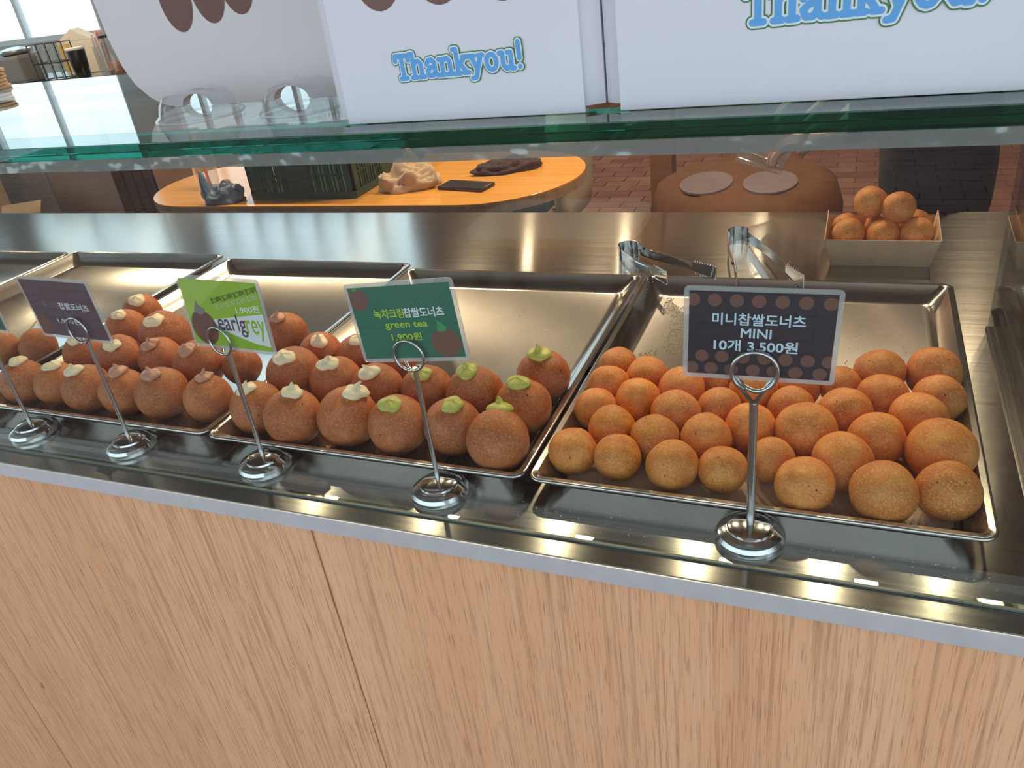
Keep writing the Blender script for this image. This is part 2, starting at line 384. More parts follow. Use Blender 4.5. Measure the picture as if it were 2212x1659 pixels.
# ------------------------------------------------------------------ trays
def rrect(w, d, r, z, n=5):
    pts = []
    for cx, cy, a0 in ((w/2-r, d/2-r, 0), (-w/2+r, d/2-r, PI/2), (-w/2+r, -d/2+r, PI), (w/2-r, -d/2+r, 1.5*PI)):
        for i in range(n): a = a0+PI/2*i/(n-1); pts.append((cx+r*math.cos(a), cy+r*math.sin(a), z))
    return pts
def loops(mb, L, cap0=True, cap1=True):
    n = len(L[0]); vs = [p for l in L for p in l]; fs = []
    for j in range(len(L)-1):
        for i in range(n): fs.append((j*n+i, j*n+(i+1) % n, (j+1)*n+(i+1) % n, (j+1)*n+i))
    if cap0: fs.append(tuple(range(n)))
    if cap1: fs.append(tuple((len(L)-1)*n+i for i in range(n)))
    return mb.add(vs, fs)
FLZ, RIM = .0035, .0250
def tray(x0, x1, y0, y1, label, rz=0):
    w_, d_ = x1-x0, y1-y0
    t = thing('baking_tray', label, 'tray', ((x0+x1)/2, (y0+y1)/2, ZT+.0005), rz, 'metal trays on the counter')
    m = MB()
    loops(m, [rrect(w_-.050, d_-.050, .014, 0), rrect(w_-.014, d_-.014, .012, RIM-.0035), rrect(w_-.004, d_-.004, .012, RIM-.004), rrect(w_, d_, .013, RIM-.002), rrect(w_-.003, d_-.003, .012, RIM),
              rrect(w_-.013, d_-.013, .010, RIM-.0005), rrect(w_-.017, d_-.017, .010, RIM-.003), rrect(w_-.044, d_-.044, .016, FLZ+.003), rrect(w_-.056, d_-.056, .014, FLZ)])
    m.obj('pan', 'tray_metal', t, .7)
    pts = rrect(w_-.002, d_-.002, .0125, RIM-.0022, 5)
    MB().tube(pts, .0021, 6, True).obj('rolled_rim', 'tray_metal', t, True)
    return t
tray(.408, .823, 0, .529, 'metal tray of golden mini doughnuts beside the right end pane')
tray(-.010, .402, 0, .529, 'metal tray of green tea and cream doughnuts, middle of the case')
tray(-.424, -.0145, .004, .553, 'metal tray with cream and pinkish chocolate doughnuts behind the lime card')
tray(-.858, -.447, .004, .572, 'nearly empty metal tray behind the purple card')
tray(-1.28, -.868, .004, .565, 'empty metal tray at the far left edge of the counter')
tray(.875, 1.285, 0, .529, 'empty metal tray beyond the right end pane')

# ------------------------------------------------------------------ doughnuts
def dough_mesh(name, seed, mat, lump):
    bm = bmesh.new(); bmesh.ops.create_icosphere(bm, subdivisions=4, radius=1)
    for q in bm.verts:
        p = q.co.copy(); s1 = noise.noise(p*1.1+Vector((seed*7.3, 0, 0))); s2 = noise.noise(p*3+Vector((0, seed*3.1, 0)))
        q.co = p*(1+lump*s1+.012*s2); 
        if q.co.z < -.93: q.co.z = -.93-.15*(-.93-q.co.z)
        q.co.z = max(q.co.z, -.945)
    me = bpy.data.meshes.new(name); bm.to_mesh(me); bm.free(); smooth_mesh(me); me.materials.append(MT[mat]); return me
BM = [dough_mesh('doughnut', i, 'dough_big', .045) for i in range(5)]
MM = [dough_mesh('mini_doughnut', 20+i, 'dough_mini', .055) for i in range(6)]
def cream_mesh(seed, peak):
    m = MB(); rnd = random.Random(seed)
    prof = [(.0, -.06), (.30, -.07), (.355, -.03), (.37, .02), (.34, .08), (.27, .125), (.18, .155)]
    prof += [(.115, .19), (.08, .25), (.058, .31), (.035, .355), (.012, .375)] if peak else [(.10, .175), (.05, .195), (.012, .205)]
    n = 26; vs = []; fs = []
    lx, ly = rnd.uniform(-.14, .14), rnd.uniform(-.14, .14)
    for j, (r, z) in enumerate(prof):
        for i in range(n):
            a = 2*PI*i/n; wob = 1+.10*math.sin(2*a+seed)+.07*math.sin(3*a+2*seed)+.05*math.sin(5*a+seed*3+z*9)
            q = max(0, z-.15)/.4
            vs.append((r*wob*math.cos(a)+lx*q*q*2.2, r*wob*math.sin(a)+ly*q*q*2.2, z+.015*math.sin(4*a+seed)))
    for j in range(len(prof)-1):
        for i in range(n): fs.append((j*n+i, j*n+(i+1) % n, (j+1)*n+(i+1) % n, (j+1)*n+i))
    fs.append(tuple((len(prof)-1)*n+i for i in range(n)))
    m.add(vs, fs); return m.mesh('cream', True)
CR = {}
for ci, (kk, mt) in enumerate((('g', 'cream_green'), ('w', 'cream_white'), ('p', 'cream_pink'))):
    for pk in (0, 1):
        CR[kk, pk] = []
        for q in range(3):
            me = cream_mesh(ci*10+pk*3+q+1, pk); me.materials.append(MT[mt]); CR[kk, pk].append(me)
BIG = [
('T2',.361,.042,.0351,'g',1,-.04,.54,.84),('T2',.298,.061,.0334,'g',0,.21,-.12,.97),('T2',.233,.051,.0351,'g',0,.08,-.28,.96),
('T2',.362,.114,.0339,'g',0,-.02,-.08,1),('T2',.362,.184,.034,'g',1,.01,-.14,.99),('T2',.296,.128,.0355,'g',1,-.07,-.16,.98),
('T2',.23,.13,.033,'g',0,.16,-.36,.92),('T2',.166,.121,.0336,'w',1,.04,-.36,.93),('T2',.155,.185,.0317,'w',0,.28,-.13,.95),
('T2',.164,.054,.0364,'w',1,.45,.14,.88),('T2',.095,.042,.0354,'w',1,.2,.07,.98),('T2',.03,.055,.0336,'w',1,.04,-.26,.97),
('T2',.032,.135,.0371,'w',0,.11,-.42,.9),('T2',.101,.128,.0343,'w',1,.06,-.27,.96),('T2',.028,.201,.0315,'w',1,.37,-.36,.81),
('T2',.089,.199,.0315,'w',0,.32,-.13,.9),('T3',-.064,.249,.0324,'p',1,-.01,-.27,.96),('T3',-.076,.158,.0274,'n',0,0,0,1),
('T3',-.134,.14,.0356,'p',1,.1,-.42,.84),('T3',-.055,.065,.0322,'p',1,.1,.05,.97),('T3',-.129,.061,.0354,'p',1,.1,-.25,.92),
('T3',-.195,.058,.0325,'p',1,.1,.01,.98),('T3',-.259,.055,.0338,'w',1,-.02,-.24,.97),('T3',-.322,.06,.0321,'w',0,.2,-.05,.92),
('T3',-.385,.055,.033,'w',0,.06,.1,.98),('T3',-.214,.149,.0328,'p',1,.1,-.37,.9),('T3',-.284,.141,.0344,'w',0,.3,-.41,.78),
('T3',-.357,.144,.0331,'w',0,.12,-.36,.91),('T4',-.484,.161,.029,'n',0,0,0,1),('T3',-.257,.207,.0393,'w',0,.2,-.43,.82),
('T3',-.359,.227,.0331,'w',0,.2,-.27,.88),('T3',-.385,.288,.0325,'w',0,.3,-.3,.76),('T4',-.536,.135,.0312,'n',0,0,0,1)]
CN = {'g': 'green tea cream', 'w': 'white cream', 'p': 'pinkish chocolate cream', 'n': 'cream hidden'}
TN = {'T2': 'the middle tray', 'T3': 'the tray behind the lime card', 'T4': 'the nearly empty tray'}
def rowof(y): return 0 if y < .095 else (1 if y < .17 else 2)
RN = ['front row', 'second row', 'back row']
for trn in ('T2', 'T3', 'T4'):
    for rw in range(3):
        its = sorted([b for b in BIG if b[0] == trn and rowof(b[2]) == rw], key=lambda b: b[1])
        for qi, b in enumerate(its):
            _, x, y, r, ck, pk, nx, ny, nz = b
            o = bpy.data.objects.new('cream_doughnut', None); COL.objects.link(o); o.location = (x, y, ZT+.0042); o.empty_display_size = .01
            cr = {'n': 'plain brown'}.get(ck, CN[ck])
            tag(o, '%s doughnut, %s from left, %s of %s' % (cr, ORD[qi], RN[rw], TN[trn]), 'doughnut', 'large filled doughnuts')
            d = bpy.data.objects.new('dough', random.choice(BM)); COL.objects.link(d); d.parent = o; d.location = (0, 0, r*.93)
            d.scale = (r*random.uniform(.96, .99), r*random.uniform(.96, .99), r*.985); d.rotation_euler = (0, 0, random.uniform(0, 6.28))
            if ck != 'n':
                n = Vector((nx, ny, nz)).normalized(); c = bpy.data.objects.new('cream', random.choice(CR[ck, pk])); COL.objects.link(c); c.parent = o
                ax = (n+Vector((0, 0, .7))).normalized()
                Mx = ax.to_track_quat('Z', 'Y').to_matrix().to_4x4() @ Matrix.Rotation(random.uniform(0, 6.28), 4, 'Z')
                sc = r*random.uniform(.92, 1.12)*(1.0 if pk else 1.05)
                c.matrix_local = Matrix.Translation(Vector((0, 0, r*.93))+n*r*.965) @ Mx @ Matrix.Diagonal((sc, sc, sc, 1))
MINI = [(.440,.237,.0245),(.482,.214,.0258),(.442,.187,.0258),(.484,.159,.0268),(.441,.137,.0247),(.527,.191,.0271),(.531,.137,.0273),(.574,.161,.0246),(.470,.099,.0262),(.441,.051,.0255),(.489,.050,.0248),(.519,.088,.0263),(.570,.098,.0269),(.546,.045,.0267),(.594,.051,.0241),(.611,.128,.0263),(.605,.199,.0270),(.563,.226,.0253),(.647,.173,.0250),(.694,.230,.0234),(.700,.169,.0277),(.733,.259,.0278),(.736,.208,.0265),(.787,.266,.0289),(.789,.214,.0263),(.768,.165,.0293),(.665,.124,.0305),(.730,.126,.0277),(.785,.110,.0317),(.637,.078,.0230),(.670,.038,.0272),(.701,.081,.0287),(.736,.038,.0296),(.788,.054,.0275),(.650,.220,.0243)]
def mini(x, y, z, r, label, group):
    o = bpy.data.objects.new('mini_doughnut', random.choice(MM)); COL.objects.link(o); o.location = (x, y, z+r*.93)
    o.scale = (r*random.uniform(.97, 1.0), r*random.uniform(.97, 1.0), r*.98); o.rotation_euler = (0, 0, random.uniform(0, 6.28))
    return tag(o, label, 'doughnut', group)
def mrow(y): return 0 if y < .068 else 1 if y < .115 else 2 if y < .167 else 3 if y < .216 else 4
MRN = ['front row', 'second row', 'third row', 'fourth row', 'back row']
for rw in range(5):
    for qi, (x, y, r) in enumerate(sorted([m for m in MINI if mrow(m[1]) == rw])):
        mini(x, y, ZT+.0042, r, 'golden mini doughnut, %s from left in the %s of the mini tray' % (ORD[qi], MRN[rw]), 'mini doughnuts on the tray')
# parchment under the minis, sugar crumbs
m = MB(); nx, ny = 24, 14; vs = []
for j in range(ny+1):
    for i in range(nx+1):
        x = .437+.358*i/nx; y = .030+.215*j/ny; vs.append((x, y, ZT+.0042+.0003*noise.noise(Vector((x*30, y*30, 0)))))
nv = len(vs); g = lambda i, j: j*(nx+1)+i
m.add(vs, [(g(i, j), g(i+1, j), g(i+1, j+1), g(i, j+1)) for i in range(nx) for j in range(ny)])
tag(m.obj('parchment_sheet', 'parchment', None, True), 'greasy parchment sheet lying under the golden mini doughnuts', 'paper')
cm = MB()
def crumb(x, y, z, s): cm.add([(x-s, y, z), (x+s, y, z), (x, y-s, z), (x, y+s, z), (x, y, z+s*1.2), (x, y, z-s*.3)], [(0, 2, 4), (2, 1, 4), (1, 3, 4), (3, 0, 4), (2, 0, 5), (1, 2, 5), (3, 1, 5), (0, 3, 5)])
for i in range(1500):
    a = random.gauss(0, 1); b = random.random()
    x = .447+abs(random.gauss(0, .028)); y = .27+.225*random.random()**.8
    if noise.noise(Vector((x*34, y*28, 1))) > .0: crumb(x, y, ZT+.0046, random.uniform(.0005, .0011))
for i in range(420):
    crumb(random.uniform(.45, .79), random.uniform(.25, .49), ZT+.0046, random.uniform(.0003, .0008))
for i in range(70): crumb(random.uniform(.2, .37), random.uniform(.23, .49), ZT+.0046, random.uniform(.0003, .0007))
for i in range(60): crumb(random.uniform(.40, .84), random.uniform(-.036, -.006), ZT+.0006, random.uniform(.0003, .0008))
tag(cm.obj('sugar_crumbs', 'sugar'), 'pale sugar crumbs scattered over the mini doughnut tray', 'crumbs', kind='stuff')

# ------------------------------------------------------------------ print helpers
def text_data(body, offset=.0):
    c = bpy.data.curves.new('lettering', 'FONT'); c.body = body; c.offset = offset; c.resolution_u = 4
    o = bpy.data.objects.new('lettering', c); COL.objects.link(o)
    dg = bpy.context.evaluated_depsgraph_get(); me = bpy.data.meshes.new_from_object(o.evaluated_get(dg))
    bpy.data.objects.remove(o); bpy.data.curves.remove(c); return me
def ptext(parent, body, cx, cz, w_, h_, col, y, offset=.02, rot=0, slant=0):
    me = text_data(body, 0); xs = [v.co.x for v in me.vertices]; ys = [v.co.y for v in me.vertices]
    x0, x1, y0, y1 = min(xs), max(xs), min(ys), max(ys); ca, sa = math.cos(rot), math.sin(rot)
    for v in me.vertices:
        a = ((v.co.x-x0)/(x1-x0)-.5)*w_; b = ((v.co.y-y0)/(y1-y0)-.5)*h_; a += slant*b
        v.co = (cx+a*ca-b*sa, y, cz+a*sa+b*ca)
    if offset > .004:
        base = [tuple(v.co) for v in me.vertices]; fcs = [tuple(p.vertices) for p in me.polygons]; b_ = h_*offset; vv = []; ff = []
        for q, (dx, dz) in enumerate(((0, 0), (-b_, -b_), (b_, -b_), (-b_, b_), (b_, b_))):
            o_ = len(vv); vv += [(x+dx, yy-q*6e-6, z+dz) for x, yy, z in base]; ff += [tuple(i+o_ for i in f) for f in fcs]
        me = bpy.data.meshes.new('lettering'); me.from_pydata(vv, [], ff)
    nm = 'ink_'+'_'.join(str(q) for q in col)
    if nm not in MT: plain(nm, srgb(*col), .45)
    me.materials.clear(); me.materials.append(MT[nm]); me.name = 'lettering'
    o = bpy.data.objects.new('lettering', me); COL.objects.link(o); o.parent = parent; return o
def flat(parent, name, poly, mat, y, clip=None):
    if clip: poly = [(min(max(x, clip[0]), clip[1]), min(max(z, clip[2]), clip[3])) for x, z in poly]
    me = bpy.data.meshes.new(name); me.from_pydata([(x, y, z) for x, z in poly], [], [tuple(range(len(poly)))]); me.materials.append(MT[mat])
    o = bpy.data.objects.new(name, me); COL.objects.link(o); o.parent = parent; return o
def ell(cx, cz, rx, rz, n=28, rot=0):
    return [(cx+rx*math.cos(2*PI*i/n)*math.cos(rot)-rz*math.sin(2*PI*i/n)*math.sin(rot), cz+rx*math.cos(2*PI*i/n)*math.sin(rot)+rz*math.sin(2*PI*i/n)*math.cos(rot)) for i in range(n)]
def ink(name, *c):
    if name not in MT: plain(name, srgb(*c), .4)
    return name

# ------------------------------------------------------------------ price cards and holders
def holder(x, y, label, thick, zr, rr, vneck, card_yaw):
    t = thing('card_holder', label, 'card holder', (x, y, ZT+.0005), 0, 'steel card holders along the glass')
    MB().lathe([(.0290, 0), (.0308, .0015), (.0308, .006), (.0285, .0095), (.0225, .0125), (.0205, .0128), (.0200, .0150), (.0165, .0165), (.006, .0172), (.002, .0174)], 48).obj('base', 'chrome', t, .5)
    zb = zr-rr-ZT
    if vneck:
        z1 = zr-.031-ZT
        MB().tube([(0, 0, .016), (0, 0, z1)], thick, 12).obj('stem', 'wire', t, .6)
    else:
        MB().tube([(0, 0, .016), (0, 0, zb)], thick, 12).obj('stem', 'wire', t, .6)
    ca, sa = math.cos(card_yaw), math.sin(card_yaw); pts = []
    P = lambda u, v, d: (u*ca+d*sa*-1, u*sa+d*ca, v+zr-ZT)
    wr = .0020 if vneck else .0016
    if vneck: pts += [P(-.0012, -.031, -.0), P(-rr*.62, -rr*.80, -.0030)]
    N_ = 64
    for i in range(N_+1):
        tt = i/N_; a = -PI/2-.75-(tt*(2*PI*2-1.5 if vneck else 2*PI*2)) if vneck else -PI/2-tt*2*PI*2
        dp = (-.0045 if vneck else -.0062); sm = min(1, max(0, (tt-.48)/.10)); pts.append(P(rr*math.cos(a), rr*math.sin(a), dp+(.0042-dp)*sm*sm*(3-2*sm)))
    if vneck: pts += [P(.0012, -.031, .0)]
    MB().tube(pts, wr, 8).obj('clip_ring', 'wire', t, True)
    return t
def card(cx, cy, cz, yaw, tilt, roll, w_, h_, col, label):
    R = Vector((math.cos(yaw), math.sin(yaw), 0)); Nn = Vector((math.sin(yaw), -math.cos(yaw), 0))
    U = Vector((0, 0, 1))*math.cos(tilt)-Nn*math.sin(tilt)
    R2 = R*math.cos(roll)+U*math.sin(roll); U2 = U*math.cos(roll)-R*math.sin(roll); Y = U2.cross(R2)
    Mx = Matrix((R2, Y, U2)).transposed().to_4x4(); Mx.translation = (cx, cy, cz)
    t = thing('price_card', label, 'price card', mat=Mx, group='laminated price cards')
    m = MB(); L = [[(x, y, z) for x, z in [(a, b) for a, b, _ in rrect(w_, h_, .004, 0)]] for y in (-.0006, .0006)]
    loops(m, L); m.obj('laminate_sleeve', 'laminate', t)
    pw, ph = w_-.008, h_-.008
    ps = MB().box(-pw/2, pw/2, -.0010, -.0007, -ph/2, ph/2).obj('print_sheet', ink('card_%d_%d_%d' % col, *col), t)
    return ps, pw, ph
Y1, Y2, Y3 = -.00115, -.00125, -.00135
HX = [(.628, -.0125), (.312, -.0125), (.083, -.0115), (-.126, -.0115), (-.303, -.0115)]
# mini card
holder(*HX[0], 'thick stemmed steel holder with forked neck clipping the dark mini card', .0036, 1.0555, .0178, True, .083)
t, pw, ph = card(.631, -.0125, 1.087, .083, .007, -.035, .117, .081, (44, 42, 52), 'dark navy mini doughnut price card with rows of brown ovals')
cl = (-pw/2, pw/2, -ph/2, ph/2)
F = lambda u, v: (-pw/2+u*pw, ph/2-v*ph)
wt = (206, 226, 238)
def ov(u, v, mat='print_brown_light', rx=.049, rz=.073, y=Y1): p = F(u, v); flat(t, 'printed_oval', ell(p[0], p[1], rx*pw, rz*ph), mat, y, cl)
for u in (.03, .178, .33, .482, .638, .795, .955): ov(u, .10)
for u in (.10, .245, .395, .545, .69, .84, .985): ov(u, .775)
for u in (.03, .17, .315, .47, .615, .765, .93): ov(u, .925)
ptext(t, '미니찹쌀도너츠', *F(.485, .315), .635*pw, .138*ph, wt, Y2, .022)
ptext(t, 'MINI', *F(.475, .475), .21*pw, .108*ph, wt, Y2, .02)
ptext(t, '10개 3,500원', *F(.475, .63), .58*pw, .142*ph, wt, Y2, .022)
# green tea card
holder(*HX[1], 'steel holder clipping the green tea card', .0026, 1.0475, .0160, False, -.006)
t, pw, ph = card(.313, -.0125, 1.081, -.006, .06, .098, .118, .081, (38, 108, 88), 'dark green tea doughnut price card with two brown ovals')
cl = (-pw/2, pw/2, -ph/2, ph/2)
ov(.085, .165, rx=.098, rz=.150); ov(.85, .80, rx=.142, rz=.20)
lf = F(.83, .60); flat(t, 'printed_leaf', [(lf[0]-.005, lf[1]-.003), (lf[0]-.003, lf[1]+.004), (lf[0]-.004, lf[1]+.009), (lf[0]+.002, lf[1]+.005), (lf[0]+.006, lf[1]+.001), (lf[0]+.004, lf[1]-.003)], ink('leaf_print', 60, 150, 90), Y2)
lf = F(.07, .03); flat(t, 'printed_leaf', ell(lf[0], lf[1]+.0005, .003, .0016), 'leaf_print', Y2, cl)
yg = (178, 208, 60)
ptext(t, '녹차크림', *F(.355, .37), .30*pw, .125*ph, yg, Y3, .022)
ptext(t, '찹쌀도너츠', *F(.70, .37), .385*pw, .125*ph, (235, 240, 240), Y3, .022)
ptext(t, 'green tea', *F(.50, .545), .42*pw, .10*ph, yg, Y3, .02)
ptext(t, '1,900원', *F(.475, .70), .30*pw, .11*ph, yg, Y3, .02)
# earl grey card
holder(*HX[2], 'steel holder clipping the lime coloured card', .0026, 1.0475, .0160, False, -.12)
t, pw, ph = card(.097, -.0125, 1.078, -.121, .06, .029, .122, .082, (150, 186, 42), 'lime green earl grey price card with a large brown oval')
cl = (-pw/2, pw/2, -ph/2, ph/2)
flat(t, 'printed_band', [F(0, 0), F(.62, 0), F(.30, .30), F(0, .62)], ink('lime_pale', 168, 196, 78), Y1)
flat(t, 'printed_band', [F(.30, .60), F(1, .44), F(1, .93), F(.80, .90), F(.36, .72)], ink('band_white', 226, 228, 230), Y1)
flat(t, 'printed_band', [F(.36, .76), F(.86, .93), F(.80, 1), F(.36, 1)], ink('lime_mid', 138, 178, 40), Y1-.00003)
ov(.185, .735, mat='print_brown', rx=.172, rz=.265, y=Y2)
flat(t, 'printed_tip', [F(.10, .50), F(.16, .32), F(.19, .40), F(.245, .45), F(.24, .51), F(.17, .54)], ink('tip_grey', 130, 124, 122), Y3)
ptext(t, '얼그레이 얼그레이 얼그레이 얼그레이', *F(.685, .20), .64*pw, .085*ph, (48, 52, 30), Y2, .010, .235)
ptext(t, '얼그레이 얼그레이 얼그레이 얼그레이', *F(.70, .295), .58*pw, .075*ph, (206, 218, 180), Y2, .005, .235)
ptext(t, '1,900원', *F(.82, .395), .30*pw, .105*ph, (232, 238, 225), Y2, .02, .12)
ptext(t, 'earlg', *F(.565, .655), .36*pw, .33*ph, (92, 72, 88), Y2, .010, .02)
ptext(t, 'rey', *F(.865, .70), .235*pw, .30*ph, (146, 184, 44), Y2, .010, .02)
# red bean card
holder(*HX[3], 'steel holder clipping the purple card', .0026, 1.0475, .0160, False, -.066)
t, pw, ph = card(-.141, -.0125, 1.072, -.066, -.04, .005, .124, .080, (88, 68, 82), 'purple red bean doughnut price card with faint brown ovals')
cl = (-pw/2, pw/2, -ph/2, ph/2)
for u, v in ((.06, .15), (.40, .15), (.66, .09), (.30, .29), (.95, .40), (.92, .84)): ov(u, v, mat=ink('print_plum', 98, 62, 62), rx=.055, rz=.08)
ov(.10, .80, mat='print_brown', rx=.11, rz=.17)
ptext(t, '팥크림', *F(.33, .43), .25*pw, .115*ph, (122, 108, 118), Y2, .005)
ptext(t, '찹쌀도너츠', *F(.68, .43), .44*pw, .125*ph, (228, 226, 232), Y2, .022)
ptext(t, 'red bean', *F(.50, .575), .46*pw, .10*ph, (120, 100, 110), Y2, .0)
ptext(t, '1,900원', *F(.50, .71), .34*pw, .105*ph, (222, 220, 226), Y2, .015)
# plain green card at the left edge
holder(*HX[4], 'steel holder at the left edge of the picture', .0026, 1.0475, .0160, False, -.06)
card(-.309, -.0125, 1.077, -.06, .0, 0, .120, .081, (22, 84, 70), 'dark green card cut off by the left edge')

# ------------------------------------------------------------------ boxes on the shelf
STR = {
 'T': (1.0, [[(.5, .0), (.5, 1.42)], [(.05, 1.40), (.95, 1.40)], [(.05, 1.4), (.02, 1.1)], [(.95, 1.4), (.98, 1.1)], [(.28, 0), (.72, 0)]]),
 'h': (1.0, [[(.22, 0), (.22, 1.45)], [(.02, 1.45), (.2, 1.45)], [(.22, .72), (.38, .95), (.62, .98), (.78, .8), (.78, 0)], [(.04, 0), (.38, 0)], [(.62, 0), (.98, 0)]]),
 'a': (.92, [[(.12, .72), (.25, .95), (.5, .98), (.68, .8), (.68, .15), (.85, 0)], [(.68, .55), (.35, .52), (.12, .3), (.22, .03), (.5, .02), (.68, .22)]]),
 'n': (1.0, [[(.22, 0), (.22, .95)], [(.02, .95), (.2, .95)], [(.22, .72), (.38, .95), (.62, .98), (.78, .8), (.78, 0)], [(.04, 0), (.38, 0)], [(.62, 0), (.98, 0)]]),
 'k': (1.0, [[(.22, 0), (.22, 1.45)], [(.02, 1.45), (.2, 1.45)], [(.8, .95), (.25, .42)], [(.42, .58), (.82, 0)], [(.04, 0), (.38, 0)], [(.66, 0), (.98, 0)], [(.62, .95), (.95, .95)]]),
 'y': (.95, [[(.15, .95), (.5, .1)], [(.82, .95), (.5, .1), (.32, -.35), (.1, -.38)], [(0, .95), (.34, .95)], [(.64, .95), (.96, .95)]]),
 'o': (.95, [[(.48+.34*math.cos(a*PI/6), .48+.46*math.sin(a*PI/6)) for a in range(13)]]),
 'u': (1.0, [[(.22, .95), (.22, .25), (.4, .02), (.62, .05), (.78, .3)], [(.78, .95), (.78, .0), (.96, 0)], [(.02, .95), (.22, .95)], [(.58, .95), (.78, .95)]]),
 '!': (.5, [[(.25, 1.5), (.25, .55)], [(.25, .05), (.25, .07)]])}
def strokes(word, wd):
    mb = []; x = 0
    for ch in word:
        adv, pl = STR[ch]
        for p in pl: mb.append([(q[0]+x, q[1]) for q in p])
        x += adv+.10
    return mb, x-.10
def lettering(parent, word, x0, z0, width, y, rot=0):
    pl, tot = strokes(word, 0); s = width/tot; ca, sa = math.cos(rot), math.sin(rot)
    for layer, (hw, mat, dy) in enumerate(((.30, 'ink_green', 0), (.235, 'ink_white', 0), (.145, 'ink_blue', 0))):
        vs = []; fs = []
        def put(a, b):
            a *= s; b *= s; vs.append((x0+a*ca-b*sa, y-layer*.0004-len(fs)*5e-6, z0+a*sa+b*ca)); return len(vs)-1
        for p in pl:
            for q in p:
                fs.append([put(q[0]+hw*math.cos(2*PI*i/14), q[1]+hw*math.sin(2*PI*i/14)) for i in range(14)])
            for a, b in zip(p, p[1:]):
                dx, dz = b[0]-a[0], b[1]-a[1]; L = math.hypot(dx, dz) or 1; nx, nz = -dz/L*hw, dx/L*hw
                fs.append([put(a[0]-nx, a[1]-nz), put(b[0]-nx, b[1]-nz), put(b[0]+nx, b[1]+nz), put(a[0]+nx, a[1]+nz)])
        me = bpy.data.meshes.new('lettering'); me.from_pydata(vs, [], fs); me.materials.append(MT[mat])
        o = bpy.data.objects.new('lettering', me); COL.objects.link(o); o.parent = parent
def gift_box(x0, x1, y0, d_, h_, label, lflap=.013, rflap=.006):
    w_ = x1-x0; t = thing('gift_box', label, 'box', (x0, y0, SZ1+.0004), 0, 'white gift boxes on the glass shelf'); b = .0028
    fp = MB().bbox(0, w_, 0, b, .0, h_, .0008).obj('front_panel', 'card_white', t)
    MB().box(.004, w_-.004, b+.0004, d_, 0, .003).obj('bottom', 'card_white', t)
    MB().bbox(.002, w_-.002, d_-b, d_, .0035, h_, .0008).obj('back_panel', 'card_white', t)
    MB().bbox(-.001, w_+.001, b+.0002, d_-b-.0002, h_-.004, h_-.001, .0008).obj('lid', 'card_white', t)
    for sx, fl_ in ((0, -lflap), (w_, rflap)):
        sg = 1 if sx else -1; xa = sx-.003*sg
        m = MB(); o1 = fl_
        pts = [(xa, .005), (sx+o1, .012), (sx+o1+.0028*sg, .014), (sx+.004*sg, d_-.004), (sx-.001*sg, d_-.004), (sx+o1*.9, .018), (xa, .009)]
        n = len(pts); m.add([(x, y, .0035) for x, y in pts]+[(x, y, h_-.005) for x, y in pts], [tuple(range(n)), tuple(range(2*n-1, n-1, -1))]+[(i, (i+1) % n, n+(i+1) % n, n+i) for i in range(n)])
        m.obj('side_panel', 'card_white', t)
    return fp
t = gift_box(.302, .505, -.0185, .16, .175, 'smaller white gift box printed Thankyou in the middle of the shelf', .012, .009)
lettering(t, 'Thankyou!', .356-.302, 1.2955-SZ1, .106, -.0002, .02)
for xx, zb, rx in ((.352, 1.345, .021), (.402, 1.345, .022), (.452, 1.343, .02)):
    flat(t, 'printed_oval', ell(xx-.302, zb+.028-SZ1, rx, .029), 'print_brown_light', -.0002)
t = gift_box(.531, .835, -.0175, .21, .21, 'larger white gift box printed Thankyou at the right end of the shelf', .010, .009)
lettering(t, 'Thankyou!', .617-.531, 1.3135-SZ1, .137, -.0002, .012)
# rounded white board standing behind
bd = thing('display_board', 'white rounded board with brown ovals standing behind the boxes on the shelf', 'display board', (0, .12, SZ1+.0004), math.radians(0))
poly = [(-.076, .20), (-.078, .115), (-.075, .075), (-.068, .045), (-.058, .026), (-.043, .012), (-.028, .004), (-.010, 0)]
def notch(cx, r, h): return [(cx-r*math.cos(PI*i/10), h*math.sin(PI*i/10)) for i in range(11)]
poly += notch(.020, .020, .012)+[(.08, 0)]+notch(.146, .022, .013)+[(.24, 0), (.262, .004), (.278, .016), (.288, .045), (.290, .20), (.27, .225), (-.05, .225)]
bd = MB().prism(poly, Matrix.Identity(4), .012).obj('panel', 'board_white', bd)
for cx, zb in ((.033, .073), (.076, .078), (.113, .083)): flat(bd, 'printed_oval', ell(cx, zb+.034, .021, .034), 'print_brown', -.0003)
# clear lids on the shelf
def lid(x, y, r, label):
    t = thing('dome_cover', label, 'lid', (x, y, SZ1+.0006), 0, 'clear plastic lids on the shelf')
    MB().lathe([(r, 0), (r*1.02, .002), (r*1.0, .004), (r*.93, .006), (r*.86, .016), (r*.72, .024), (r*.45, .028), (.002, .029)], 40, cap=False).obj('dome', 'clear_plastic', t, True)
    MB().tube([(r*1.01*math.cos(2*PI*i/40), r*1.01*math.sin(2*PI*i/40), .002) for i in range(40)], .0012, 6, True).obj('rim', 'clear_plastic', t, True)
lid(.085, .052, .042, 'clear plastic dome lid lying farther from the boxes')
lid(.205, .060, .042, 'clear plastic dome lid lying beside the smaller box')
# stack of coasters far left on the shelf
cs = thing('coaster_stack', 'stack of brown cardboard coasters at the far left of the shelf', 'coasters', (-.69, .392, SZ1+.0004))
for i in range(6):
    o = MB().lathe([(.043, 0), (.045, .0006), (.045, .0046), (.043, .005)], 28).obj('coaster', 'corrugated', cs, .6); o.location = (random.uniform(-.006, .006), random.uniform(-.005, .005), .0052*i)

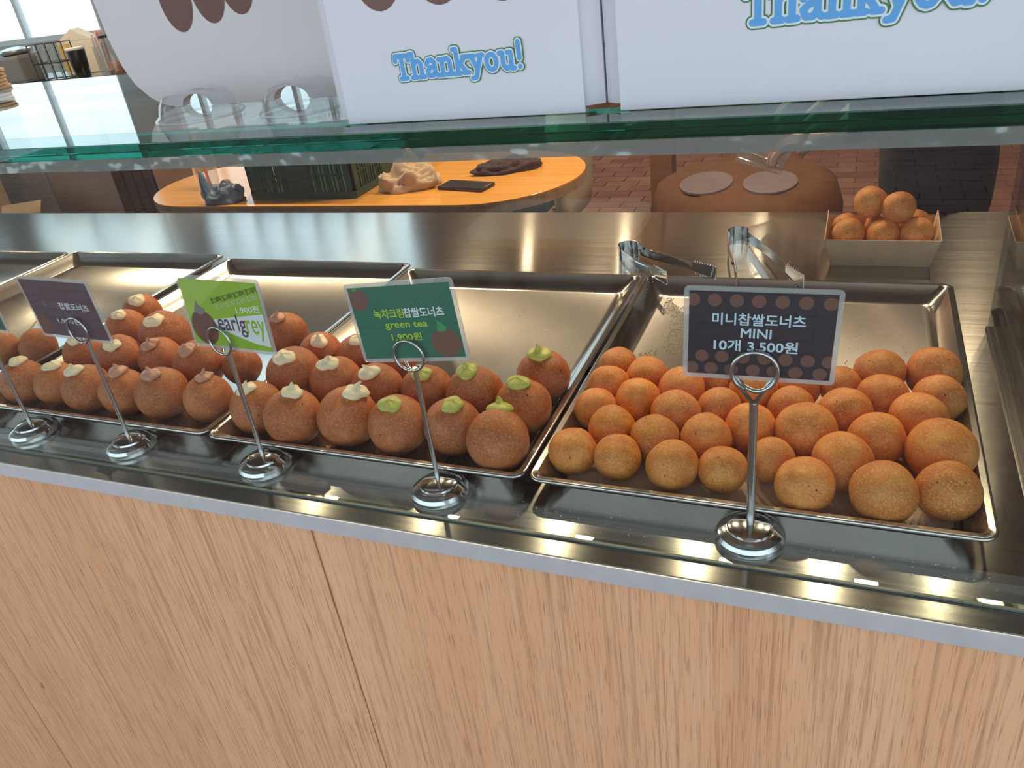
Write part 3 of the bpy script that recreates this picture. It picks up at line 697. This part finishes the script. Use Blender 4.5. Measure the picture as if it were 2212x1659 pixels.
# ------------------------------------------------------------------ tongs
def tongs(hx, hy, ends, label):
    t = thing('tongs', label, 'tongs', (hx, hy, ZT+.0005), 0, 'steel tongs behind the trays'); H = .024
    dirs = [(Vector((ex-hx, ey-hy, 0)), ex, ey) for ex, ey in ends]
    zb = lambda y: max(0, (hy-.02-y))*.0215/(hy-.549)
    mid = ((dirs[0][0].normalized()+dirs[1][0].normalized())).normalized(); side = Vector((-mid.y, mid.x, 0))
    if side.dot(dirs[0][0]) < 0: side = -side
    R_ = .0165; a0 = -.15; ring = []
    for i in range(21):
        a = -PI*.5-.35+(PI+.7)*i/20+PI; ring.append(mid*(R_*math.cos(a))+side*(R_*math.sin(a)))
    ring.sort(key=lambda p: -math.atan2(p.dot(side), -p.dot(mid)))
    def band(pts, name, h0, h1, th=.0011, mat='chrome', par=t, z0=None):
        n = len(pts); vs = []
        for off in (-th/2, th/2):
            for hh in (0, 1):
                for i, p in enumerate(pts):
                    a = pts[max(0, i-1)]; b = pts[min(n-1, i+1)]; tg = (b-a).normalized(); nn = Vector((-tg.y, tg.x, 0))
                    h = h0+(h1-h0)*i/(n-1); base = zb(p.y+hy)+(H-h)/2
                    vs.append((p.x+nn.x*off, p.y+nn.y*off, base+hh*h))
        fs = []
        for i in range(n-1):
            fs += [(i, i+1, n+i+1, n+i), (2*n+i, 3*n+i, 3*n+i+1, 2*n+i+1), (i, 2*n+i, 2*n+i+1, i+1), (n+i, n+i+1, 3*n+i+1, 3*n+i)]
        fs += [(0, n, 3*n, 2*n), (n-1, 3*n-1, 4*n-1, 2*n-1)]
        m = MB(); m.add(vs, fs); return m.obj(name, mat, par, .6)
    band(ring, 'spring_bend', H, H)
    for s_i, (dv, ex, ey) in enumerate(dirs):
        st = ring[0] if ring[0].dot(side)*(1 if s_i == 0 else -1) > 0 else ring[-1]
        en = Vector((ex-hx, ey-hy, 0)); sgn = 1 if s_i == 0 else -1; bow = side*sgn*.004
        pts = [st+(en-st)*(i/12*.72)+bow*math.sin(PI*i/12) for i in range(13)]
        arm = band(pts, 'arm', .017, .012)
        rp = [p+side*sgn*.0014 for p in pts[1:-1]]; band(rp, 'pressed_rib', .007, .005, .0016, par=arm)
        tp = [st+(en-st)*(.72+.28*i/10) for i in range(11)]
        tip = band(tp, 'gripping_tip', .012, .022)
        m = MB()
        for i in range(9):
            p = st+(en-st)*(.76+.235*i/8); z = zb(p.y+hy)+(H-.019)/2
            for zz in (z-.0006, z+.0186): m.add([(p.x-.0012, p.y, zz), (p.x+.0012, p.y, zz), (p.x, p.y-.0012, zz), (p.x, p.y+.0012, zz), (p.x, p.y, zz+.002), (p.x, p.y, zz-.002)], [(0, 2, 4), (2, 1, 4), (1, 3, 4), (3, 0, 4), (2, 0, 5), (1, 2, 5), (3, 1, 5), (0, 3, 5)])
        m.obj('teeth', 'chrome', tip)
tongs(.345, .662, ((.451, .475), (.514, .520)), 'steel tongs lying open at the corner where the two trays meet')
tongs(.517, .735, ((.546, .498), (.637, .487)), 'steel tongs standing open behind the mini tray, nearer the paper boat')

# ------------------------------------------------------------------ paper boat with minis
pb = thing('paper_boat', 'kraft paper boat piled with mini doughnuts at the back of the counter', 'food tray', (.735, .69, ZT+.0005))
bw, bd_, bh, fx, fy, th = .067, .043, .046, .011, .014, .0012
def wall4(a, b, c, d, nm):
    a, b, c, d = map(Vector, (a, b, c, d)); nn = (b-a).cross(d-a).normalized()*th
    m = MB(); m.add([a, b, c, d, a+nn, b+nn, c+nn, d+nn], [(0, 1, 2, 3), (7, 6, 5, 4), (0, 4, 5, 1), (1, 5, 6, 2), (2, 6, 7, 3), (3, 7, 4, 0)]); m.obj(nm, 'kraft', pb)
wall4((-bw, -bd_, 0), (bw, -bd_, 0), (bw+fx, -bd_-fy, bh), (-bw-fx, -bd_-fy, bh), 'side')
wall4((bw, bd_, 0), (-bw, bd_, 0), (-bw-fx, bd_+fy, bh), (bw+fx, bd_+fy, bh), 'side')
wall4((bw, -bd_, 0), (bw, bd_, 0), (bw+fx, bd_+fy, bh+.008), (bw+fx, -bd_-fy, bh), 'end')
wall4((-bw, bd_, 0), (-bw, -bd_, 0), (-bw-fx, -bd_-fy, bh), (-bw-fx, bd_+fy, bh+.008), 'end')
MB().box(-bw, bw, -bd_, bd_, 0, .0012).obj('bottom', 'kraft_pale', pb)
bl = [(-.046, -.022, .020, .0235), (.001, -.024, .020, .0235), (.047, -.022, .022, .0235), (-.050, .026, .014, .0225), (-.003, .024, .014, .0225), (.047, .026, .018, .0235), (-.019, .010, .0575, .0245), (.020, -.007, .0545, .0245)]
nm_ = ['front left', 'front middle', 'front right', 'rear left', 'rear middle, mostly hidden', 'rear right', 'top, farther back', 'top, nearer the glass']
for (x, y, z, r), q in zip(bl, nm_):
    mini(.735+x, .69+y, ZT+.002+z, r, 'mini doughnut in the paper boat, %s' % q, 'mini doughnuts in the paper boat')

# ------------------------------------------------------------------ table behind with its things
TZ = .72
tb = thing('round_ended_table', 'orange round ended wooden table behind the counter', 'table', (0, 0, 0))
def stad(x0, x1, y0, y1, z, n=20):
    r = (y1-y0)/2; cy = (y0+y1)/2; L = []
    for i in range(n+1): a = -PI/2+PI*i/n; L.append((x1-r+r*1.0*math.cos(a), cy+r*math.sin(a), z))
    for i in range(n+1): a = PI/2+PI*i/n; L.append((x0+r+r*math.cos(a), cy+r*math.sin(a), z))
    return L
loops(MB(), [])if False else None
m = MB(); loops(m, [stad(-1.72, -.085, 1.443, 2.045, TZ-.006), stad(-1.72, -.085, 1.443, 2.045, TZ-.0008), stad(-1.7192, -.0858, 1.4438, 2.0442, TZ)]); m.obj('top', 'table_wood', tb)
m = MB(); loops(m, [stad(-1.72, -.085, 1.443, 2.045, TZ-.034), stad(-1.72, -.085, 1.443, 2.045, TZ-.0062)]); m.obj('edge_band', 'ply_edge', tb)
for x, y in ((-1.40, 1.60), (-1.40, 1.90), (-.42, 1.60), (-.42, 1.90)): MB().tube([(x, y, 0), (x, y, TZ-.035)], .018, 12).obj('leg', 'wire', tb, .6)
# crate
cr = thing('plastic_crate', 'dark green slotted plastic crate standing on the table', 'crate', (-1.172, 1.517, TZ+.0005))
CW, CD, CH = .41, .477, .24
def crate_wall(L, M_):
    m = MB(); b = lambda x0, x1, z0, z1, d0=0, d1=.008: m.add([M_ @ Vector((x, y, z)) for z in (z0, z1) for y in (d0, d1) for x in (x0, x1)], [(0, 2, 3, 1), (4, 5, 7, 6), (0, 1, 5, 4), (2, 6, 7, 3), (0, 4, 6, 2), (1, 3, 7, 5)])
    b(0, L, 0, .022, -.002, .012); b(0, L, CH-.022, CH, -.006, .014); b(0, L, .122, .134, -.001, .010)
    b(L*.38, L*.60, .022, .20); b(0, .03, .022, CH-.022); b(L-.03, L, .022, CH-.022)
    x = .03
    while x < L-.03:
        if not (L*.37 < x < L*.60): 
            wv = .009 if int(x*1000/14) % 3 else .016; b(x, min(x+wv*.6, L-.03), .022, CH-.022, .001, .007)
        x += .0145
    for z in (.07, .18): b(0, L, z, z+.007, .002, .007)
    m.obj('slotted_wall', 'crate_green', cr)
RZ = lambda a: Matrix.Rotation(a, 4, 'Z')
crate_wall(CW, Matrix.Identity(4)); crate_wall(CW, Matrix.Translation((CW, CD, 0)) @ RZ(PI))
crate_wall(CD, Matrix.Translation((CW, 0, 0)) @ RZ(PI/2)); crate_wall(CD, Matrix.Translation((0, CD, 0)) @ RZ(-PI/2))
MB().box(.008, CW-.008, .008, CD-.008, .002, .010).obj('bottom', 'crate_green', cr)
# crumpled things
def crumple(name, mat, label, cat, loc, sx, sy, h, seed, amp=.35, freq=2.2, rz=0, spikes=()):
    bm = bmesh.new(); bmesh.ops.create_icosphere(bm, subdivisions=5, radius=1)
    for q in bm.verts:
        p = q.co.copy(); f = noise.noise(p*freq+Vector((seed, seed*2, 0))); g = abs(noise.noise(p*freq*2.3+Vector((0, seed, seed))))
        s = 1+amp*f-amp*.8*g
        for (a, b, wd, hh) in spikes:
            d = (p.x-a)**2+(p.y-b)**2
            if p.z > -.2: s += hh*math.exp(-d/wd)
        q.co = Vector((p.x*sx*(1+amp*.6*f), p.y*sy*(1+amp*.6*f), max(0, p.z*.75+.25)*h*s if p.z > -.33 else 0))
    me = bpy.data.meshes.new(name); bm.to_mesh(me); bm.free(); smooth_mesh(me); me.materials.append(MT[mat])
    o = bpy.data.objects.new(name, me); COL.objects.link(o); o.location = loc; o.rotation_euler = (0, 0, rz); return tag(o, label, cat)
crumple('beige_towel', 'towel_beige', 'crumpled beige towel lying on the table beside the crate', 'towel', (-.62, 1.62, TZ+.0005), .095, .06, .075, 3, .55, 1.9, .4, ((.1, .5, .05, 1.1), (.8, .3, .08, .3)))
crumple('dark_cloth', 'towel_dark', 'dark crumpled cloth lying at the right end of the table', 'cloth', (-.355, 1.80, TZ+.0005), .115, .055, .04, 9, .45, 2.4, .45)
crumple('blue_plastic_wrap', 'bag_blue', 'crumpled blue plastic lying at the corner of the crate', 'plastic wrap', (-1.268, 1.488, TZ+.0005), .075, .038, .06, 5, .45, 2.0, .2, ((-.75, -.2, .05, 1.6),))
ph_ = thing('phone', 'black phone lying flat on the orange table', 'phone', (-.42, 1.612, TZ+.0005), -.20)
MB().bbox(-.085, .085, -.037, .037, 0, .011, .003).obj('body', 'phone_black', ph_, .5)
MB().box(-.080, .080, -.033, .033, .0111, .0114).obj('screen', 'black_plastic', ph_)
cp = thing('drink_cup', 'clear plastic cup with a red straw on the table', 'cup', (-1.478, 1.66, TZ+.0005))
MB().lathe([(.003, .003), (.034, .003), (.036, 0), (.038, .004), (.046, .12), (.0475, .122), (.0455, .1225), (.037, .006), (.003, .005)], 32, cap=False).obj('cup', 'clear_plastic', cp, True)
MB().tube([(.005, 0, .006), (-.015, .01, .19)], .005, 10).obj('straw', 'straw_red', cp, True)
# chair, pouf, column
ch = thing('side_chair', 'beige backed chair with navy seat behind the table', 'chair', (-.40, 2.52, 0))
MB().bbox(-.44, -.03, -.21, .21, .40, .46, .02).obj('seat', 'navy_cloth', ch, .6)
m = MB(); loops(m, [[(x, y, z) for x, y, _ in rrect(a, b, min(a, b)*.45, 0)] for z, a, b in ((.33, .03, .25), (.345, .05, .32), (.42, .065, .38), (.60, .07, .42), (.76, .06, .40), (.80, .03, .34))]); o = m.obj('backrest', 'beige_shell', ch, True); o.location = (.02, 0, 0)
for x, y in ((-.40, -.17), (-.40, .17), (-.02, -.15), (-.02, .15)): MB().tube([(x, y, 0), (x*.95, y, .40)], .011, 10).obj('leg', 'wire', ch, .6)
pf = thing('round_pouf', 'round orange brown pouf with two pale oval patches behind the counter', 'pouf', (.27, 2.80, 0))
MB().lathe([(.30, .0), (.36, .03), (.39, .12), (.39, .28), (.36, .37), (.30, .40), (.002, .405)], 40).obj('cushion', 'pouf_orange', pf, .8)
for cx in (-.135, .115):
    m = MB(); loops(m, [[(x, y, z) for x, y in [(cx+.105*s2*math.cos(2*PI*i/28), -.12+.155*s2*math.sin(2*PI*i/28)) for i in range(28)]] for s2, z in ((1, .4005), (1, .408), (.95, .410))]); m.obj('oval_patch', 'patch_pale', pf)
cw = thing('wooden_column', 'dark brown square wooden column behind the table', 'column', (-.19, 3.35, 0))
MB().bbox(-.055, .055, -.05, .05, .06, ZC-.01, .004).obj('shaft', 'wood_brown', cw); MB().bbox(-.07, .07, -.065, .065, .0, .0595, .004).obj('foot', 'wood_brown', cw)

# ------------------------------------------------------------------ back counter and its things (far left)
bc = thing('back_counter', 'steel topped back counter with fridge door at the far left', 'counter', (0, 0, 0))
MB().bbox(-5.6, -2.55, 3.20, 3.82, .90, .935, .003).obj('worktop', 'panel_steel', bc)
MB().box(-5.55, -2.6, 3.27, 3.8, .0, .899).obj('carcass', 'grey_plastic', bc)
for a, b, mt in ((-5.52, -5.0, 'grey_plastic'), (-4.99, -4.385, 'grey_plastic'), (-4.375, -3.78, 'panel_steel'), (-3.42, -3.03, 'cabinet_brown'), (-3.02, -2.62, 'cabinet_brown')):
    d = MB().bbox(a, b, 3.235, 3.268, .06, .88, .004).obj('door', mt, bc)
    MB().tube([(a+.08, 3.20, .80), (b-.08, 3.20, .80)], .007, 8).obj('handle', 'wire', d, True)
for i in range(4): MB().bbox(-3.77+.085*i, -3.70+.085*i, 3.24, 3.268, .06, .88, .004).obj('vent_strip', 'dark_metal' if i % 3 else 'black_plastic', bc)
def carton(x, y, w_, d_, h_, rz, label):
    t = thing('cardboard_box', label, 'box', (x, y, .0), rz)
    MB().bbox(-w_/2, w_/2, -d_/2, d_/2, .002, h_, .003).obj('body', 'corrugated', t)
    for s in (-1, 1): 
        m = MB(); m.add([(-w_/2, s*d_/2, h_), (w_/2, s*d_/2, h_), (w_/2, s*(d_/2+.07), h_+.06), (-w_/2, s*(d_/2+.07), h_+.06), (-w_/2, s*d_/2, h_+.004), (w_/2, s*d_/2, h_+.004), (w_/2, s*(d_/2+.07), h_+.064), (-w_/2, s*(d_/2+.07), h_+.064)], [(0, 1, 2, 3), (7, 6, 5, 4), (0, 4, 5, 1), (1, 5, 6, 2), (2, 6, 7, 3), (3, 7, 4, 0)])
        m.obj('flap', 'corrugated', t)
carton(-4.83, 2.93, .40, .30, .46, .05, 'taller brown cardboard box on the floor before the back counter')
carton(-4.36, 2.86, .26, .26, .17, .5, 'low brown cardboard box on the floor beside the fridge door')
BZ = .9355
t = thing('coffee_grinder', 'grey machine at the left edge on the back counter', 'machine', (-4.44, 3.42, BZ))
MB().bbox(-.11, .11, -.09, .09, 0, .17, .02).obj('body', 'grey_plastic', t); MB().lathe([(.08, .171), (.10, .19), (.10, .20), (.03, .215)], 28).obj('lid', 'wire', t, .6)
t = thing('yellow_carton', 'yellow and white carton tilted among the cups on the back counter', 'carton', (-4.08, 3.62, BZ+.002), .35)
MB().bbox(-.12, .12, -.06, .06, .0, .20, .003).obj('body', 'carton_white', t); MB().box(-.121, -.04, -.061, .061, .02, .19).obj('band', 'carton_yellow', t); 
m = MB(); m.prism([(-.12, .201), (.12, .201), (.0, .27)], Matrix.Translation((0, -.06, 0)), .12); m.obj('gable', 'carton_white', t)
rk = thing('cup_rack', 'black wire rack of stacked clear cups on the back counter', 'rack', (-4.03, 3.34, BZ))
for x in (-.12, -.04, .04, .12): MB().tube([(x, -.06, 0), (x, -.06, .22), (x, .06, .22), (x, .06, 0)], .004, 6).obj('wire', 'dark_metal', rk)
for z in (.01, .11): MB().tube([(-.12, -.06, z), (.12, -.06, z), (.12, .06, z), (-.12, .06, z)], .004, 6, True).obj('wire', 'dark_metal', rk)
for i, x in enumerate((-.08, 0, .08)):
    t = thing('cup_sleeve', 'stack of clear cups, %s in the wire rack' % ['left', 'middle', 'right'][i], 'cups', (-4.03+x, 3.34, BZ), 0, 'cup stacks in the rack')
    prof = [(.024, .004)]
    for q in range(8): prof += [(.034+.0005*q, .012+q*.024), (.036+.0005*q, .014+q*.024), (.034+.0005*q, .016+q*.024)]
    MB().lathe(prof+[(.037, .215)], 24, cap=False).obj('stacked_cups', 'clear_plastic', t, True)
t = thing('black_tumbler', 'black tapered tumbler with pale rim on the back counter', 'tumbler', (-3.775, 3.30, BZ))
MB().lathe([(.040, 0), (.043, .004), (.055, .165), (.054, .168)], 28).obj('body', 'black_plastic', t, .6); MB().lathe([(.056, .169), (.058, .175), (.056, .182), (.05, .183)], 28).obj('rim', 'white_laminate', t, .6)
t = thing('straw_canister', 'clear canister of pink straws on the back counter', 'canister', (-3.66, 3.40, BZ))
MB().lathe([(.052, 0), (.055, .003), (.055, .17), (.053, .17), (.053, .005), (.01, .004)], 28, cap=False).obj('canister', 'clear_plastic', t, .6)
for i in range(16):
    a = random.uniform(0, 6.28); r = random.uniform(0, .038)
    MB().tube([(r*.8*math.cos(a), r*.8*math.sin(a), .006), (r*1.1*math.cos(a), r*1.1*math.sin(a), random.uniform(.22, .26))], .0045, 6).obj('straw', 'straw_pink' if i % 4 else 'white_laminate', t)
t = thing('storage_jar', 'clear jar with brown lumps at the bottom on the back counter', 'jar', (-3.53, 3.34, BZ))
MB().lathe([(.055, 0), (.058, .004), (.058, .17), (.045, .20), (.045, .215)], 28, cap=False).obj('jar', 'clear_plastic', t, .6); MB().lathe([(.05, .2155), (.05, .23), (.01, .236)], 28).obj('lid', 'dark_metal', t, .6)
bm = bmesh.new(); bmesh.ops.create_icosphere(bm, subdivisions=4, radius=.05)
for q in bm.verts: q.co = q.co*(1+.25*noise.noise(q.co*60)); q.co.z = max(.004, q.co.z+.03)
for q in bm.verts: q.co.x *= .95; q.co.y *= .95
me = bpy.data.meshes.new('brown_sugar'); bm.to_mesh(me); bm.free(); smooth_mesh(me); link('brown_sugar', me, 'brown_lumps', t)
t = thing('knife_block', 'dark bottle shaped knife holder at the right end of the back counter items', 'knife holder', (-3.40, 3.36, BZ), 0)
MB().lathe([(.04, 0), (.045, .004), (.045, .10), (.03, .12)], 24).obj('holder', 'grey_plastic', t, .6)
MB().bbox(-.014, .014, -.010, .010, .12, .27, .006).obj('handle', 'black_plastic', t)
t = thing('sauce_bottle', 'cream coloured pump bottle on the back counter behind the jar', 'bottle', (-3.47, 3.62, BZ))
MB().lathe([(.035, 0), (.038, .004), (.038, .16), (.018, .19), (.018, .20)], 24).obj('body', 'bottle_cream', t, .6); MB().tube([(0, 0, .2005), (0, 0, .26), (-.04, 0, .26)], .006, 8).obj('pump', 'bottle_cream', t)

# ------------------------------------------------------------------ small pale table outside (seen as reflection)
ot = thing('outdoor_table', 'small pale topped wooden table standing on the pavers outside', 'table', (-.02, -1.42, 0))
m = MB(); loops(m, [[(x, y, z) for x, y, _ in rrect(.46, .32, .10, 0, 7)] for z in (.70, .722)]); m.obj('top', 'pale_top', ot)
for x, y in ((-.19, -.12), (.19, -.12), (-.19, .12), (.19, .12)): MB().bbox(x-.018, x+.018, y-.018, y+.018, 0, .699, .003).obj('leg', 'wood_brown', ot)
for y in (-.12, .12): MB().bbox(-.17, .17, y-.012, y+.012, .18, .215, .002).obj('stretcher', 'wood_brown', ot)

# ------------------------------------------------------------------ person behind the counter
def skin(verts, edges, radii, lev=2):
    me = bpy.data.meshes.new('skin'); me.from_pydata(verts, edges, []); o = bpy.data.objects.new('skin', me); COL.objects.link(o)
    o.modifiers.new('s', 'SKIN'); sb = o.modifiers.new('b', 'SUBSURF'); sb.levels = lev; sb.render_levels = lev
    for sv, r in zip(me.skin_vertices[0].data, radii): sv.radius = r if isinstance(r, tuple) else (r, r)
    me.skin_vertices[0].data[0].use_root = True
    r_ = bpy.data.meshes.new_from_object(o.evaluated_get(bpy.context.evaluated_depsgraph_get())); bpy.data.objects.remove(o); return r_
pe = thing('person', 'person in black clothing standing sideways behind the counter holding a clear plastic cup', 'person', (.82, 1.08, 0))
V = [(0, 0, .93), (.005, 0, 1.06), (-.01, 0, 1.20), (-.02, 0, 1.34), (-.03, 0, 1.44), (-.045, 0, 1.52), (-.06, 0, 1.60), (-.06, 0, 1.69),      # 0-7 trunk, head
     (.01, -.09, .87), (-.01, -.095, .50), (.02, -.095, .09), (-.13, -.10, .035),                                                     # 8-11 near leg
     (.01, .09, .87), (.03, .095, .50), (.05, .095, .09), (-.10, .10, .035),                                                          # 12-15 far leg
     (-.02, -.165, 1.40), (.02, -.19, 1.15), (-.13, -.13, 1.02), (-.165, -.115, 1.0),                                                 # 16-19 near arm
     (-.02, .165, 1.40), (.03, .20, 1.15), (-.13, .12, 1.04), (-.175, .10, 1.02)]                                                     # 20-23 far arm
E_ = [(0, 1), (1, 2), (2, 3), (3, 4), (4, 5), (5, 6), (6, 7), (0, 8), (8, 9), (9, 10), (10, 11), (0, 12), (12, 13), (13, 14), (14, 15), (3, 16), (16, 17), (17, 18), (18, 19), (3, 20), (20, 21), (21, 22), (22, 23)]
Rr = [(.13, .105), (.115, .10), (.12, .11), (.12, .10), .06, .052, .088, .075, .098, .062, .045, .035, .098, .062, .045, .035, .058, .043, .034, .028, .058, .043, .034, .028]
bm = bmesh.new(); bm.from_mesh(skin(V, E_, Rr))
def hand(c, dx, sgn):
    c = Vector(c)
    H0 = skin([c, c+Vector((dx*.05, 0, -.008))], [(0, 1)], [(.030, .016), (.036, .015)]); bm.from_mesh(H0)
    for i, (oy, L) in enumerate(((-.030, .066), (-.010, .076), (.010, .072), (.028, .056))):
        a = c+Vector((dx*.055, oy, -.008)); p = [a, a+Vector((dx*L*.45, 0, -L*.05)), a+Vector((dx*L*.72, 0, -L*.32)), a+Vector((dx*L*.75, 0, -L*.62))]
        bm.from_mesh(skin([q[:] for q in p], [(0, 1), (1, 2), (2, 3)], [.0095, .0090, .0082, .007]))
    a = c+Vector((dx*.015, sgn*.030, -.004)); p = [a, a+Vector((dx*.025, sgn*.018, -.020)), a+Vector((dx*.052, sgn*.014, -.042))]
    bm.from_mesh(skin([q[:] for q in p], [(0, 1), (1, 2)], [.0115, .0105, .0085]))
hand((-.165, -.115, 1.0), -1, 1); hand((-.175, .10, 1.02), -1, -1)
me = bpy.data.meshes.new('body'); bm.to_mesh(me); bm.free(); smooth_mesh(me); me.materials.append(MT['black_cloth']); me.materials.append(MT['skin'])
for p in me.polygons:
    c = p.center
    if c.z > 1.475 or c.x < -.150 and .9 < c.z < 1.1: p.material_index = 1
body = bpy.data.objects.new('body', me); COL.objects.link(body); body.parent = pe
bm = bmesh.new(); bmesh.ops.create_icosphere(bm, subdivisions=4, radius=1)
for q in bm.verts:
    p = q.co.copy()
    q.co = Vector((-.045+p.x*.108, p.y*.094, 1.675+p.z*.105))
    if p.x < -.25 and p.z < .45: q.co.x = max(q.co.x, -.075)
    if p.z < -.4 and p.x > -.2: q.co.z -= .06
me = bpy.data.meshes.new('hair'); bm.to_mesh(me); bm.free(); smooth_mesh(me); link('hair', me, 'hair', pe)
for s in (-1, 1):
    o = MB().lathe([(.002, -.010), (.008, -.007), (.011, 0), (.008, .007), (.002, .010)], 16).obj('eye', 'eye_white', pe, True); o.location = (-.140, s*.032, 1.645)
    o = MB().lathe([(.004, -.026), (.014, -.018), (.017, .005), (.010, .024), (.003, .028)], 14).obj('ear', 'skin', pe, True); o.location = (-.055, s*.088, 1.62)
MB().add([(-.145, -.012, 1.60), (-.145, .012, 1.60), (-.168, 0, 1.603), (-.148, 0, 1.645), (-.14, 0, 1.595)], [(0, 2, 3), (2, 1, 3), (0, 4, 2), (4, 1, 2), (0, 3, 4), (1, 4, 3)]).obj('nose', 'skin', pe)
MB().tube([(-.142, -.02, 1.575), (-.147, 0, 1.574), (-.142, .02, 1.575)], .004, 8).obj('mouth', 'straw_pink', pe)
t = thing('clear_cup', 'clear plastic cup held in the hand of the person in black', 'cup', mat=Matrix.Translation((.572, .985, .952)) @ Matrix.Rotation(math.radians(-65), 4, 'Y'))
MB().lathe([(.003, 0), (.028, 0), (.030, .003), (.040, .085), (.042, .088), (.040, .0885), (.029, .006), (.003, .003)], 32, cap=False).obj('cup', 'clear_plastic', t, True)
